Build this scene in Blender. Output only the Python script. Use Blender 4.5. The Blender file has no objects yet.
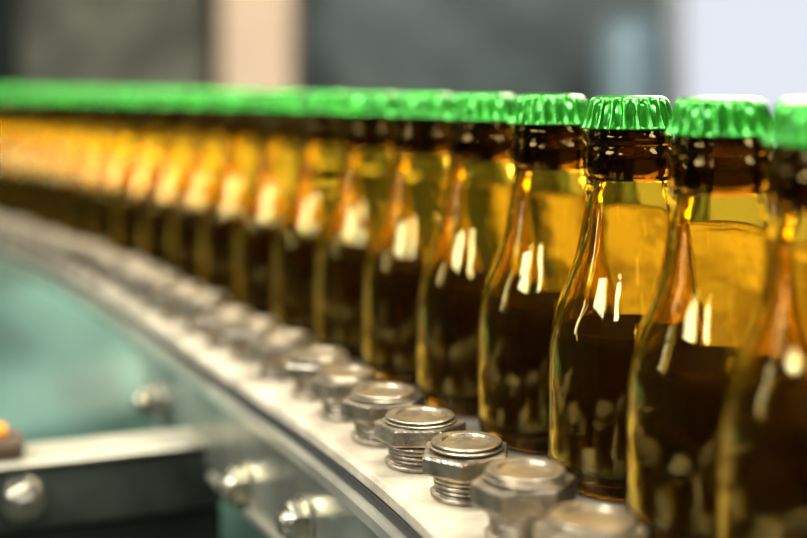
import bpy, bmesh, math, random
from mathutils import Vector, Matrix
random.seed(4)
T = 1.0          # conveyor surface height
SH = 0.004       # body shortening
CH = 0.149 - SH  # camera above it
col = bpy.context.scene.collection

# ---------------------------------------------------------------- helpers
def new_mat(name):
    m = bpy.data.materials.new(name); m.use_nodes = True
    nt = m.node_tree
    for n in list(nt.nodes): nt.nodes.remove(n)
    out = nt.nodes.new('ShaderNodeOutputMaterial')
    return m, nt, out

def princ(name, c, rough=0.5, metal=0.0, var=0.12, scale=30, bump=0.0, bscale=200, coat=0.0, stretch=(1,1,1), c2=None, spec=0.5):
    m, nt, out = new_mat(name)
    p = nt.nodes.new('ShaderNodeBsdfPrincipled')
    tc = nt.nodes.new('ShaderNodeTexCoord')
    mp = nt.nodes.new('ShaderNodeMapping'); mp.inputs['Scale'].default_value = stretch
    nt.links.new(tc.outputs['Object'], mp.inputs['Vector'])
    no = nt.nodes.new('ShaderNodeTexNoise'); no.inputs['Scale'].default_value = scale
    no.inputs['Detail'].default_value = 5
    nt.links.new(mp.outputs[0], no.inputs['Vector'])
    r = nt.nodes.new('ShaderNodeValToRGB')
    r.color_ramp.elements[0].position = 0.35; r.color_ramp.elements[1].position = 0.65
    a = c2 if c2 else tuple(x*(1-var) for x in c); b = tuple(min(1, x*(1+var)) for x in c)
    r.color_ramp.elements[0].color = (*a, 1); r.color_ramp.elements[1].color = (*b, 1)
    nt.links.new(no.outputs['Fac'], r.inputs[0]); nt.links.new(r.outputs[0], p.inputs['Base Color'])
    p.inputs['Roughness'].default_value = rough; p.inputs['Metallic'].default_value = metal
    p.inputs['Specular IOR Level'].default_value = spec
    p.inputs['Coat Weight'].default_value = coat; p.inputs['Coat Roughness'].default_value = 0.05
    if bump:
        n2 = nt.nodes.new('ShaderNodeTexNoise'); n2.inputs['Scale'].default_value = bscale
        nt.links.new(mp.outputs[0], n2.inputs['Vector'])
        bp = nt.nodes.new('ShaderNodeBump'); bp.inputs['Strength'].default_value = bump
        bp.inputs['Distance'].default_value = 0.001
        nt.links.new(n2.outputs['Fac'], bp.inputs['Height']); nt.links.new(bp.outputs[0], p.inputs['Normal'])
    nt.links.new(p.outputs[0], out.inputs[0])
    return m

def emis(name, c, s):
    m, nt, out = new_mat(name)
    e = nt.nodes.new('ShaderNodeEmission'); e.inputs[0].default_value = (*c, 1); e.inputs[1].default_value = s
    nt.links.new(e.outputs[0], out.inputs[0]); return m

def obj(name, me, mat=None, parent=None, loc=(0,0,0), smooth=False, label=None, cat=None, kind=None):
    o = bpy.data.objects.new(name, me); col.objects.link(o)
    o.location = loc
    if mat: me.materials.append(mat)
    if parent: o.parent = parent
    if smooth:
        for p in me.polygons: p.use_smooth = True
    if label: o['label'] = label
    if cat: o['category'] = cat
    if kind: o['kind'] = kind
    return o

def empty(name, loc, label, cat, rot=0):
    o = bpy.data.objects.new(name, None); o.empty_display_size = 0.02
    col.objects.link(o); o.location = loc; o.rotation_euler = (0,0,rot)
    o['label'] = label; o['category'] = cat; return o

def lathe(name, prof, seg=64, rfun=None):
    bm = bmesh.new(); rings = []
    for i, (r, z) in enumerate(prof):
        if r < 1e-7: rings.append([bm.verts.new((0,0,z))])
        else:
            ring = []
            for k in range(seg):
                a = 2*math.pi*k/seg
                rr = r + (rfun(i, a) if rfun else 0)
                ring.append(bm.verts.new((rr*math.cos(a), rr*math.sin(a), z)))
            rings.append(ring)
    for A, B in zip(rings, rings[1:]):
        for k in range(seg):
            k2 = (k+1) % seg
            if len(A) == 1 and len(B) == 1: break
            if len(A) == 1: bm.faces.new((A[0], B[k], B[k2]))
            elif len(B) == 1: bm.faces.new((A[k], A[k2], B[0]))
            else: bm.faces.new((A[k], A[k2], B[k2], B[k]))
    bmesh.ops.recalc_face_normals(bm, faces=bm.faces)
    me = bpy.data.meshes.new(name); bm.to_mesh(me); bm.free(); return me

def smooth_prof(pts, sub=4):
    out = []
    n = len(pts)
    for i in range(n-1):
        p0 = pts[max(0,i-1)]; p1 = pts[i]; p2 = pts[i+1]; p3 = pts[min(n-1,i+2)]
        for s in range(sub):
            t = s/sub
            f = lambda a,b,c,d: 0.5*((2*b)+(-a+c)*t+(2*a-5*b+4*c-d)*t*t+(-a+3*b-3*c+d)*t**3)
            out.append((max(0,f(p0[0],p1[0],p2[0],p3[0])), f(p0[1],p1[1],p2[1],p3[1])))
    out.append(pts[-1]); return out

def box(name, lo, hi, bev=0.0):
    bm = bmesh.new()
    bmesh.ops.create_cube(bm, size=1)
    for v in bm.verts:
        v.co = Vector([lo[i] + (v.co[i]+0.5)*(hi[i]-lo[i]) for i in range(3)])
    if bev: bmesh.ops.bevel(bm, geom=bm.edges[:], offset=bev, segments=3, affect='EDGES')
    me = bpy.data.meshes.new(name); bm.to_mesh(me); bm.free(); return me

# ---------------------------------------------------------------- path
D = 0.06
keys = [(-6,5),(-2,9),(-1,12.5),(-.5,14.5),(.5,18.5),(1.5,22),(2.5,24),(3.5,26),(4.5,27.2),(8,30.2),(50,30.2+.66*42)]
def heading(n):
    for (a,b),(c,d) in zip(keys, keys[1:]):
        if n <= c: return math.radians(b+(d-b)*(n-a)/(c-a))
    return math.radians(keys[-1][1])
STEP = 0.02
tab = {0:(0.1013,0.400)}
x,y = tab[0]
for i in range(0, 2400):
    h = heading((i+.5)*STEP); x -= math.sin(h)*D*STEP; y += math.cos(h)*D*STEP; tab[i+1]=(x,y)
x,y = tab[0]
for i in range(0, -300, -1):
    h = heading((i-.5)*STEP); x += math.sin(h)*D*STEP; y -= math.cos(h)*D*STEP; tab[i-1]=(x,y)
def P(n, off=0.0, z=0.0):
    i = n/STEP; a = math.floor(i); f = i-a
    p, q = tab[a], tab[a+1]
    h = heading(n)
    return Vector((p[0]+(q[0]-p[0])*f - math.cos(h)*off, p[1]+(q[1]-p[1])*f - math.sin(h)*off, z))
def sst(a,b,x):
    t = min(1,max(0,(x-a)/(b-a))); return t*t*(3-2*t)
def dw(n): return -.032*sst(4,14,n)      # the side plate narrows further along

def sweep(name, section, n0, n1, dn=0.25):
    bm = bmesh.new(); rings=[]
    cnt = max(2,int((n1-n0)/dn))
    for k in range(cnt+1):
        n = n0+(n1-n0)*k/cnt
        sec = section(n) if callable(section) else section
        rings.append([bm.verts.new(P(n,o,z)) for o,z in sec])
    m = len(rings[0])
    for A,B in zip(rings, rings[1:]):
        for j in range(m):
            bm.faces.new((A[j],A[(j+1)%m],B[(j+1)%m],B[j]))
    bm.faces.new(rings[0]); bm.faces.new(rings[-1][::-1])
    bmesh.ops.recalc_face_normals(bm, faces=bm.faces)
    me = bpy.data.meshes.new(name); bm.to_mesh(me); bm.free(); return me

# ---------------------------------------------------------------- materials
def glass_mat(name, gc, tcx, tf):
    m, nt, out = new_mat(name)
    g = nt.nodes.new('ShaderNodeBsdfGlass'); g.inputs['Color'].default_value=(*gc,1)
    g.inputs['Roughness'].default_value=0.0; g.inputs['IOR'].default_value=1.46
    t = nt.nodes.new('ShaderNodeBsdfTranslucent'); t.inputs['Color'].default_value=(*tcx,1)
    mx = nt.nodes.new('ShaderNodeMixShader'); mx.inputs[0].default_value=tf
    tc = nt.nodes.new('ShaderNodeTexCoord')
    no = nt.nodes.new('ShaderNodeTexNoise'); no.inputs['Scale'].default_value=42; no.inputs['Detail'].default_value=2.0
    no.inputs['Roughness'].default_value=0.5
    bp = nt.nodes.new('ShaderNodeBump'); bp.inputs['Strength'].default_value=0.42; bp.inputs['Distance'].default_value=0.002
    nt.links.new(tc.outputs['Object'], no.inputs['Vector']); nt.links.new(no.outputs['Fac'], bp.inputs['Height'])
    nt.links.new(bp.outputs[0], g.inputs['Normal'])
    nt.links.new(g.outputs[0], mx.inputs[1]); nt.links.new(t.outputs[0], mx.inputs[2])
    nt.links.new(mx.outputs[0], out.inputs[0]); return m
M_glass = glass_mat('amber_glass', (0.96,0.845,0.39), (0.85,0.64,0.08), 0.006)
M_lip = glass_mat('thick_dark_amber_glass', (0.44,0.32,0.12), (0.30,0.20,0.04), 0.01)
M_cap = princ('green_cap_enamel', (0.030,0.30,0.014), rough=0.22, metal=0.65, var=0.3, scale=80, coat=0.4, bump=0.1, bscale=300)
M_beer = princ('dark_beer', (0.010,0.004,0.0012), rough=0.8, var=0.4, scale=50, spec=0.0)
M_plate = princ('worn_cream_steel', (0.46,0.39,0.275), rough=0.42, metal=0.3, var=0.32, scale=35, bump=0.35, bscale=300)
M_edge = princ('edge_steel', (0.58,0.54,0.41), rough=0.28, metal=0.8, var=0.25, scale=20, bump=0.1)
M_skirt = princ('olive_steel', (0.31,0.31,0.235), rough=0.30, metal=0.75, var=0.35, scale=18, bump=0.1)
M_steel = princ('stud_steel', (0.34,0.28,0.195), rough=0.33, metal=0.9, var=0.45, scale=90, bump=0.5, bscale=500)
M_belt = princ('belt_steel', (0.22,0.19,0.15), rough=0.38, metal=0.6, var=0.2, scale=40)
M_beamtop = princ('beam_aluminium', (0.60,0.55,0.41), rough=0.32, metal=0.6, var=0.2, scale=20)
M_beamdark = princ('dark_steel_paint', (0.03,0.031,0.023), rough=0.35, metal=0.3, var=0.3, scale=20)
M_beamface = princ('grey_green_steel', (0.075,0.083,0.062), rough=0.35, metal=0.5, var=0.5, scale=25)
M_teal = princ('teal_enamel', (0.065,0.135,0.105), rough=0.5, metal=0.1, var=0.65, scale=5, coat=0.0)
M_wall = princ('hall_wall', (0.110,0.130,0.125), rough=0.9, var=0.6, scale=2.0)
M_brown = princ('brown_panel', (0.070,0.070,0.054), rough=0.8, var=0.8, scale=5)
M_colm = princ('beige_column', (0.76,0.56,0.40), rough=0.8, var=0.06, scale=3)
M_floor = princ('hall_floor', (0.07,0.085,0.06), rough=0.5, var=0.4, scale=3)
M_dgreen = princ('dark_green_paint', (0.03,0.06,0.045), rough=0.5, var=0.2, scale=4)
M_gteal = princ('grey_teal_paint', (0.050,0.068,0.062), rough=0.5, var=0.5, scale=6)
M_frame = princ('window_frame_paint', (0.5,0.52,0.52), rough=0.5)
M_win = emis('daylight_pane', (0.86,0.90,1.0), 0.92)
M_brownp = princ('brown_housing', (0.07,0.04,0.018), rough=0.5, var=0.2)
M_orange = princ('orange_plastic', (0.75,0.27,0.02), rough=0.6, var=0.1, spec=0.2)
M_deck = princ('pale_glow_deck', (0.88,0.81,0.60), rough=0.6, var=0.3, scale=6)  # top of the added table that glows through the far necks
M_deck2 = princ('tan_glow_deck', (0.17,0.13,0.055), rough=0.8, var=0.5, scale=4, spec=0.1, c2=(.06,.032,.010))  # top of the added table that tints the near necks golden
M_seam = princ('black_rubber_seam', (0.012,0.012,0.010), rough=0.6, var=0.2)

# ---------------------------------------------------------------- bottle
def sh(pr):
    return [(r, z if z < .012 else (z-SH if z > .036 else .012+(z-.012)*(.024-SH)/.024)) for r,z in pr]
outer = [(0,.003),(.012,.0028),(.022,.0008),(.0255,.0),(.0283,.002),(.0295,.0065),(.0299,.013),(.0299,.030),(.0299,.043),(.0292,.0540),
         (.0274,.0635),(.0245,.0718),(.0213,.0800),(.0188,.0882),(.0172,.0965),(.0160,.105),(.0153,.1125)]
body = smooth_prof(outer, 4)
lip = [(.0150,.1138),(.0151,.1146),(.0158,.1152),(.0164,.1164),(.0166,.119),(.0166,.1225),(.0162,.1245),(.0154,.1256),(.0150,.1264),(.0156,.1272),(.0160,.1285),(.0158,.1300),(.0148,.1310)]
rim = [(.0143,.133),(.0141,.137),(.0138,.1405),(.0130,.1418),(.0118,.1415)]
inner = smooth_prof([(.0112,.139),(.0110,.122),(.0116,.115),(.0137,.105),(.0148,.096),(.0163,.0877),(.0188,.0795),(.0220,.0712),
         (.0250,.0627),(.0268,.0535),(.0275,.0425),(.0275,.030),(.0275,.013),(.0270,.0085),(.0250,.0052),(.015,.0058),(0,.006)], 3)
ME_glass = lathe('bottle_glass', sh(body+lip+rim+inner), 72)
beer_prof = [(0,.0072),(.015,.0071),(.0242,.0068),(.0257,.0095),(.0259,.014),(.0259,.040),(.0255,.050),(.0247,.0565),(.0241,.0598),(.0220,.0596),(0,.0595)]
ME_beer = lathe('bottle_beer', sh(beer_prof), 48)
capP = [(0,.1444),(.006,.1444),(.0108,.1443),(.0123,.1440),(.0134,.1434),(.0140,.1425),(.0143,.1412),(.0146,.1388),(.0151,.1360),(.0157,.1340),(.0163,.1328),(.0165,.1323),
        (.0161,.1321),(.0155,.1335),(.0147,.137),(.0141,.1405),(.0130,.1424),(0,.1428)]
amps = [0,0,0,.0001,.0004,.0009,.0015,.0021,.0025,.0028,.0028,.0028,.0022,.0010,.0003,.0001,0,0]
def capf(i,a): return amps[i]*(0.45-abs(math.cos(10.5*a))**1.6)
ME_cap = lathe('bottle_cap', sh(capP), 252, capf)
ME_glass.materials.append(M_glass); ME_glass.materials.append(M_lip)
ME_beer.materials.append(M_beer); ME_cap.materials.append(M_cap)
for p in ME_glass.polygons:
    c = p.center
    if 0.1135-SH < c.z < 0.1335-SH or c.z < .009: p.material_index = 1
for me in (ME_glass, ME_beer, ME_cap):
    for p in me.polygons: p.use_smooth = True

def part(name, me, parent):
    o = bpy.data.objects.new(name, me); col.objects.link(o); o.parent = parent; return o
for n in range(-1, 27):
    p = P(n)
    e = empty('beer_bottle', (p.x, p.y, T+.0002), 'amber glass beer bottle with green crown cap standing on conveyor', 'bottle', rot=random.uniform(0,6.28))
    e['group'] = 'capped beer bottles on the conveyor'
    part('glass_body', ME_glass, e); part('crown_cap', ME_cap, e); part('beer', ME_beer, e)

# ---------------------------------------------------------------- conveyor
N0, N1 = -2.6, 30
conv = empty('conveyor', (P(2).x, P(2).y, 0), 'curved steel bottling conveyor with cream side plate', 'conveyor')
inv = Matrix.Translation(-conv.location)
def cpart(name, me, mat, parent=None, label=None, smooth=False):
    me.transform(inv) if parent is None else None
    return obj(name, me, mat, parent or conv, smooth=smooth, label=label)
cpart('belt', sweep('belt', [(-.040,T-.012),(.0335,T-.012),(.0335,T),(-.040,T)], N0, N1), M_belt, label='flat steel carrying belt')
cpart('wear_strip', sweep('wear_strip', [(.0338,T-.010),(.0358,T-.010),(.0358,T-.0003),(.0338,T-.0003)], N0, N1), M_edge)
cpart('side_plate', sweep('side_plate', lambda n:[(.0362,T-.006),(.0855+dw(n),T-.006),(.0862+dw(n),T-.0052),(.0862+dw(n),T-.0016),(.0850+dw(n),T-.0002),(.0840+dw(n),T),(.0362,T)], N0, N1), M_plate, label='worn cream steel side plate')
cpart('rubber_seam', sweep('rubber_seam', lambda n:[(.044,T-.0098),(.0868+dw(n),T-.0098),(.0868+dw(n),T-.0062),(.044,T-.0062)], N0, N1), M_seam, label='black rubber seam')
cpart('edge_rail', sweep('edge_rail', lambda n:[(.044,T-.0165),(.0895+dw(n),T-.0165),(.0905+dw(n),T-.0155),(.0905+dw(n),T-.0112),(.0895+dw(n),T-.0100),(.044,T-.0100)], N0, N1), M_edge)
def skb(n): return T-.056+.034*sst(5.0,9.0,n)
cpart('side_skirt', sweep('side_skirt', lambda n:[(.080+dw(n),skb(n)),(.0860+dw(n),skb(n)),(.0860+dw(n),T-.0168),(.080+dw(n),T-.0168)], N0, N1), M_skirt, label='olive grey steel side skirt')
cpart('lower_lip', sweep('lower_lip', lambda n:[(.076+dw(n),skb(n)-.0042),(.0885+dw(n),skb(n)-.0042),(.0892+dw(n),skb(n)-.0035),(.0892+dw(n),skb(n)-.0008),(.0885+dw(n),skb(n)-.0002),(.076+dw(n),skb(n)-.0002)], N0, 5.2), M_edge)
cpart('frame_channel', sweep('frame_channel', [(-.040,T-.034),(.030,T-.034),(.030,T-.013),(-.040,T-.013)], N0, N1), M_beamdark)
for n in (-2, 6):
    p = P(n, -.01)
    cpart('support_leg', box('support_leg', (p.x-.02,p.y-.02,0),(p.x+.02,p.y+.02,T-.034),.003), M_beamdark)

# studs
neck = [(0,0),(.0140,0),(.0145,.0005),(.0145,.0016),(.0138,.0020)]
z=.0022
for k in range(3):
    r = (.0124,.0130,.0134)[k]
    neck += [(.0100,z),(r,z+.0001),(r+.0002,z+.0010),(r,z+.0015),(.0100,z+.0016)]; z+=.0021
neck += [(.0100,.0086),(.0152,.0088),(.0158,.0091),(.0158,.0098),(0,.0098)]
ME_neck = lathe('stud_neck', neck, 40)
def hexmesh():
    bm = bmesh.new()
    lv = [(.0165,.0099),(.0189,.0105),(.0193,.0111),(.0193,.0165),(.0188,.0173),(.0168,.0177)]
    rings=[]
    S=48
    for r,z in lv:
        ring=[]
        for k in range(S):
            a=2*math.pi*k/S
            am=((a+math.pi/6)%(math.pi/3))-math.pi/6
            rr=min(r*0.85/math.cos(am), r*0.975)
            ring.append(bm.verts.new((rr*math.cos(a),rr*math.sin(a),z)))
        rings.append(ring)
    for A,B in zip(rings,rings[1:]):
        for k in range(S): bm.faces.new((A[k],A[(k+1)%S],B[(k+1)%S],B[k]))
    bm.faces.new(rings[0][::-1]); bm.faces.new(rings[-1])
    bmesh.ops.recalc_face_normals(bm, faces=bm.faces)
    me=bpy.data.meshes.new('stud_nut'); bm.to_mesh(me); bm.free(); return me
ME_hex = hexmesh()
ME_disc = lathe('stud_washer', [(0,.0178),(.0132,.0178),(.0132,.0181),(.0146,.0181),(.0149,.0184),(.0149,.0189),(.0146,.0191),(.0128,.0191),(.0128,.0195),(.0137,.0195),(.0140,.0198),(.0140,.0203),(.0137,.0206),(.0128,.0207),(.0100,.0207),(.0097,.0204),(.0094,.0199),(.0040,.0198),(0,.0198)], 48)
for me in (ME_neck, ME_hex, ME_disc):
    me.materials.append(M_steel)
    for p in me.polygons: p.use_smooth = (me is ME_neck)
pitch = 0.0415/D
nn = 1.05
while nn > -1.9: nn -= pitch
while nn < 25:
    near = min(1,max(0,(1.0-nn)/1.4))
    off = .0620 - .0060*near + dw(nn)*.42
    p = P(nn-.10*near+random.uniform(-.06,.06), off+random.uniform(-.0015,.0015), T)
    e = empty('conveyor_stud', (p.x,p.y,T+.0002), 'worn steel hex stud with round washers on the side plate', 'bolt', rot=random.uniform(0,1))
    e['group'] = 'hex studs along the conveyor side plate'
    s = random.uniform(.86,.94)*(1-.14*sst(6,12,nn)); e.scale=(s,s,random.uniform(.90,1.08))
    part('threaded_neck', ME_neck, e); a=part('hex_nut', ME_hex, e); b=part('washer', ME_disc, e)
    a.rotation_euler=(random.uniform(-.04,.04),random.uniform(-.04,.04),random.uniform(0,1))
    nn += pitch

# side bolts: washer + hex head + threaded end
M_bolt = princ('bright_bolt_steel', (0.56,0.51,0.39), rough=0.24, metal=0.92, var=0.25, scale=90, bump=0.25, bscale=500)
def bolt_mesh():
    bm = bmesh.new()
    prof = [(0,0,0),(.0108,0,0),(.0112,.0006,0),(.0112,.0018,0),(.0104,.0022,0),(.0090,.0023,1),(.0094,.0030,1),(.0094,.0075,1),(.0086,.0084,1),(.0050,.0086,0),(.0047,.0095,0),(.0047,.0115,0),(.0038,.0122,0)]
    S=48; rings=[]
    for r,z,hx in prof:
        if r==0: c0=bm.verts.new((0,0,z)); continue
        ring=[]
        for k in range(S):
            a=2*math.pi*k/S
            am=((a+math.pi/6)%(math.pi/3))-math.pi/6
            rr=min(r*.86/math.cos(am), r*.98) if hx else r
            ring.append(bm.verts.new((rr*math.cos(a),rr*math.sin(a),z)))
        rings.append(ring)
    for A,B in zip(rings,rings[1:]):
        for k in range(S): bm.faces.new((A[k],A[(k+1)%S],B[(k+1)%S],B[k]))
    for k in range(S): bm.faces.new((c0,rings[0][(k+1)%S],rings[0][k]))
    bm.faces.new(rings[-1])
    bmesh.ops.recalc_face_normals(bm, faces=bm.faces)
    me=bpy.data.meshes.new('bolt_head'); bm.to_mesh(me); bm.free(); return me
bolt_head = bolt_mesh(); bolt_head.materials.append(M_bolt)
cpart('bolt_bracket', sweep('bolt_bracket', lambda n:[(.080+dw(n),T-.060),(.0858+dw(n),T-.060),(.0858+dw(n),T-.0170),(.080+dw(n),T-.0170)], 6.9, 7.7, .1), M_skirt)
for nn,dz in ((2.95,.040),(4.33,.048),(7.3,.048)):
    p = P(nn, .0861+dw(nn), T-dz)
    b = obj('side_bolt', bolt_head, None, conv, loc=p-conv.location)
    h = heading(nn); nrm = Vector((-math.cos(h), -math.sin(h), 0))
    b.rotation_mode='QUATERNION'; b.rotation_quaternion = nrm.to_track_quat('Z','Y')

# cross beam
zt = T-.044
ang = math.radians(22)
E = Vector((-.110,.672,0))
Mb = Matrix.Translation(E) @ Matrix.Rotation(ang,4,'Z')
def beam(name, lo, hi, mat, bev, label=None):
    me = box(name, lo, hi, bev); me.transform(Mb); return cpart(name, me, mat, label=label)
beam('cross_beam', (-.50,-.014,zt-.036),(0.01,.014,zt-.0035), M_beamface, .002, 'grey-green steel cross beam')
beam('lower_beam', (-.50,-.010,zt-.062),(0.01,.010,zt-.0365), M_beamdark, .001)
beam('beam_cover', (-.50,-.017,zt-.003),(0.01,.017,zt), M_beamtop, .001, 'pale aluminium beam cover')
beam('upright', (-.128,-.0185,zt-.30),(-.113,-.0142,zt-.004), M_skirt, .001, 'grey steel upright bracket')
beam('support_leg', (-.50,-.012,0),(-.47,.012,zt-.063), M_beamdark, .002)
for d,yy,s in ((-.092,-.0141,.95),(-.1205,-.0186,.7)):
    b = obj('beam_bolt', bolt_head, None, conv, loc=(Mb @ Vector((d,yy,zt-.018)))-conv.location)
    b.rotation_euler = (math.pi/2,0,ang); b.scale=(s,s,s)
sp = Mb @ Vector((-.125,0,zt+.0002))
sens = empty('sensor', sp, 'small brown sensor housing with orange button on the beam', 'sensor', rot=ang)
obj('sensor_body', box('sensor_body',(-.04,-.013,0),(.034,.013,.010),.002), M_brownp, sens)
obj('sensor_button', lathe('sensor_button',[(0,.0),(.008,.0),(.0085,.001),(.0085,.004),(.007,.0055),(0,.006)],32), M_orange, sens, loc=(.018,0,.0101), smooth=True)

# ---------------------------------------------------------------- teal drum etc
dr = smooth_prof([(0,.0),(.60,.0),(.62,.01),(.62,.3),(.62,.74),(.60,.81),(.54,.86),(.40,.89),(.18,.90),(0,.90)],4)
obj('machine_housing', lathe('machine_housing', dr, 96), M_teal, loc=(-0.80,1.72,0), smooth=True,
    label='rounded teal enamelled machine housing beside the conveyor', cat='machine')
def boxes(name, lst):
    bm = bmesh.new()
    for lo,hi in lst:
        g = bmesh.ops.create_cube(bm,size=1)
        for v in g['verts']: v.co = Vector([lo[i]+(v.co[i]+.5)*(hi[i]-lo[i]) for i in range(3)])
    me = bpy.data.meshes.new(name); bm.to_mesh(me); bm.free(); return me
def table(loc, x0,x1,y0,y1, lab, mat):
    tb = empty('added_glow_table', loc, lab, 'table')  # added tables, bright warm surfaces to show through the glass
    obj('table_top', box('table_top',(x0,y0,.94),(x1,y1,.975),.004), mat, tb)
    for lx in (x0+.07,x1-.07):
        for ly in (y0+.06,y1-.06):
            obj('leg', box('leg',(lx-.025,ly-.025,0),(lx+.025,ly+.025,.9398),.003), M_beamdark, tb)
table((-.75,2.85,0), -1.3,.75,-.38,.38, 'added pale cream table hidden behind the bottle row, glows through the necks', M_deck)  # hidden table, added as a lit surface behind the far necks
table((.62,1.80,0), -.46,.6,-1.0,1.3, 'added tan table behind the near bottles, gives their necks a golden glow', M_deck2)  # added so the near necks look onto a warm surface

# room
obj('floor', box('floor',(-5,-3,-.05),(6,7,0)), M_floor, kind='structure')
obj('wall_back', box('wall_back',(-5,4.4,0),(6,4.5,3.5)), M_wall, kind='structure')
obj('wall_left', box('wall_left',(-5.1,-3,0),(-5,4.5,3.5)), M_wall, kind='structure')
obj('column', box('column',(-.585,4.0,0),(-.36,4.3,3.5),.01), M_colm, label='beige plastered hall column', cat='column')
win = empty('window_1',(1.92,4.38,0),'bright daylit window','window'); win['kind']='structure'
obj('pane', box('pane',(-.94,-.02,.9),(1.6,0,2.6)), M_win, win)
obj('frame', boxes('frame',[((-1.00,-.05,.84),(-.94,.0,2.66)),((1.6,-.05,.84),(1.66,0,2.66)),((-1.00,-.05,2.6),(1.66,0,2.66)),((-1.00,-.05,.84),(1.66,0,.9))]), M_frame, win)
def cabinet(name, x0,x1,y0,y1,h,mat,lab,cat):
    e = empty(name,((x0+x1)/2,(y0+y1)/2,0),lab,cat)
    w=(x1-x0)/2; d=(y1-y0)/2
    obj('body', box('body',(-w,-d,0),(w,d,h),.01), mat, e)
    obj('door', box('door',(-w+.03,-d-.02,.08),(w-.03,-d-.001,h-.06),.006), mat, e)
cabinet('cabinet',-1.20,-.62,3.9,4.25,1.9,M_brown,'tall brown-grey steel cabinet at the hall wall','cabinet')
cabinet('cabinet',-1.75,-1.25,3.4,3.9,1.9,M_dgreen,'dark green steel cabinet at the hall wall','cabinet')
cabinet('cabinet',-.20,.50,3.9,4.25,1.24,M_gteal,'long low grey-teal machine cabinet','cabinet')
obj('tank', lathe('tank', smooth_prof([(0,0),(.08,0),(.10,.02),(.10,1.0),(.10,1.25),(.085,1.31),(.05,1.335),(0,1.34)],4),48),
    princ('pale_blue_grey_tank',(.20,.28,.31),rough=.4,metal=.2,var=.15,scale=3), loc=(.68,3.75,0), smooth=True, label='pale blue-grey upright steel tank near the wall', cat='tank')

# ---------------------------------------------------------------- lights
def area(loc, target, sx, sy, power, c=(1,1,1), spread=180):
    l = bpy.data.lights.new('area','AREA'); l.shape='RECTANGLE'; l.size=sx; l.size_y=sy; l.energy=power; l.color=c
    l.spread = math.radians(spread)
    o = bpy.data.objects.new('unseen_light', l); col.objects.link(o); o.location=loc  # all out of view; some only added for rims and golden glow
    o.rotation_euler = (Vector(target)-Vector(loc)).to_track_quat('-Z','Y').to_euler(); return o
C=(0.0,0.65,T+.08)
area((-1.35,-.22,2.15), C, .55,.60, 46, (.88,.94,1))
area((-.70,-.80,2.00), C, .20,.30, 9, (.88,.94,1))
area((-1.5,0.55,1.45), C, .05,.4, 2.2, (1,.97,.9))  # added thin strip, draws bright edge lines on the glass
area((1.0,0.0,1.85), C, .30,.45, 16, (.92,.96,1))  # added for rims along the right edges of the bottles
area((-1.3,1.9,2.6), C, 1.8,.6, 28, (1,.92,.78))
area((0.9,1.9,1.75), C, 1.1,.7, 40, (1,.90,.64))  # added warm backlight behind the row, makes the necks golden
area((0.5,0.1,2.4), C, .10,.9, 9, (.92,.97,1))
area((-.15,0.55,2.9), (-.3,1.1,1), 2.4,.26, 115, (1,.98,.88))
area((-.8,2.8,2.3), (-.8,2.85,1), .9,.5, 32, (1,.92,.66), 90)  # added to light the hidden pale table
area((0,2.4,3.2), (0,4.2,1.2), 3,.4, 14, (1,.95,.9))
w = bpy.data.worlds.new('World'); bpy.context.scene.world = w; w.use_nodes=True
nt = w.node_tree; bg = nt.nodes['Background']
tc = nt.nodes.new('ShaderNodeTexCoord'); sx = nt.nodes.new('ShaderNodeSeparateXYZ'); rp = nt.nodes.new('ShaderNodeValToRGB')
nt.links.new(tc.outputs['Generated'], sx.inputs[0]); nt.links.new(sx.outputs['Z'], rp.inputs[0])
rp.color_ramp.elements[0].position=0.05; rp.color_ramp.elements[0].color=(.020,.020,.018,1)
rp.color_ramp.elements[1].position=0.7; rp.color_ramp.elements[1].color=(.16,.17,.18,1)
nt.links.new(rp.outputs[0], bg.inputs[0]); bg.inputs[1].default_value=1.0
bpy.context.scene.view_settings.view_transform='Standard'

# ---------------------------------------------------------------- camera
cam = bpy.data.cameras.new('cam'); co = bpy.data.objects.new('camera', cam); col.objects.link(co)
co.location=(0,0,T+CH); co.rotation_euler=(math.pi/2,0,0)
cam.sensor_width=36; cam.lens=36*1250/807; cam.shift_y=-186/807
cam.clip_start=.02
cam.dof.use_dof=True; cam.dof.focus_distance=.450; cam.dof.aperture_fstop=3.6
bpy.context.scene.camera=co
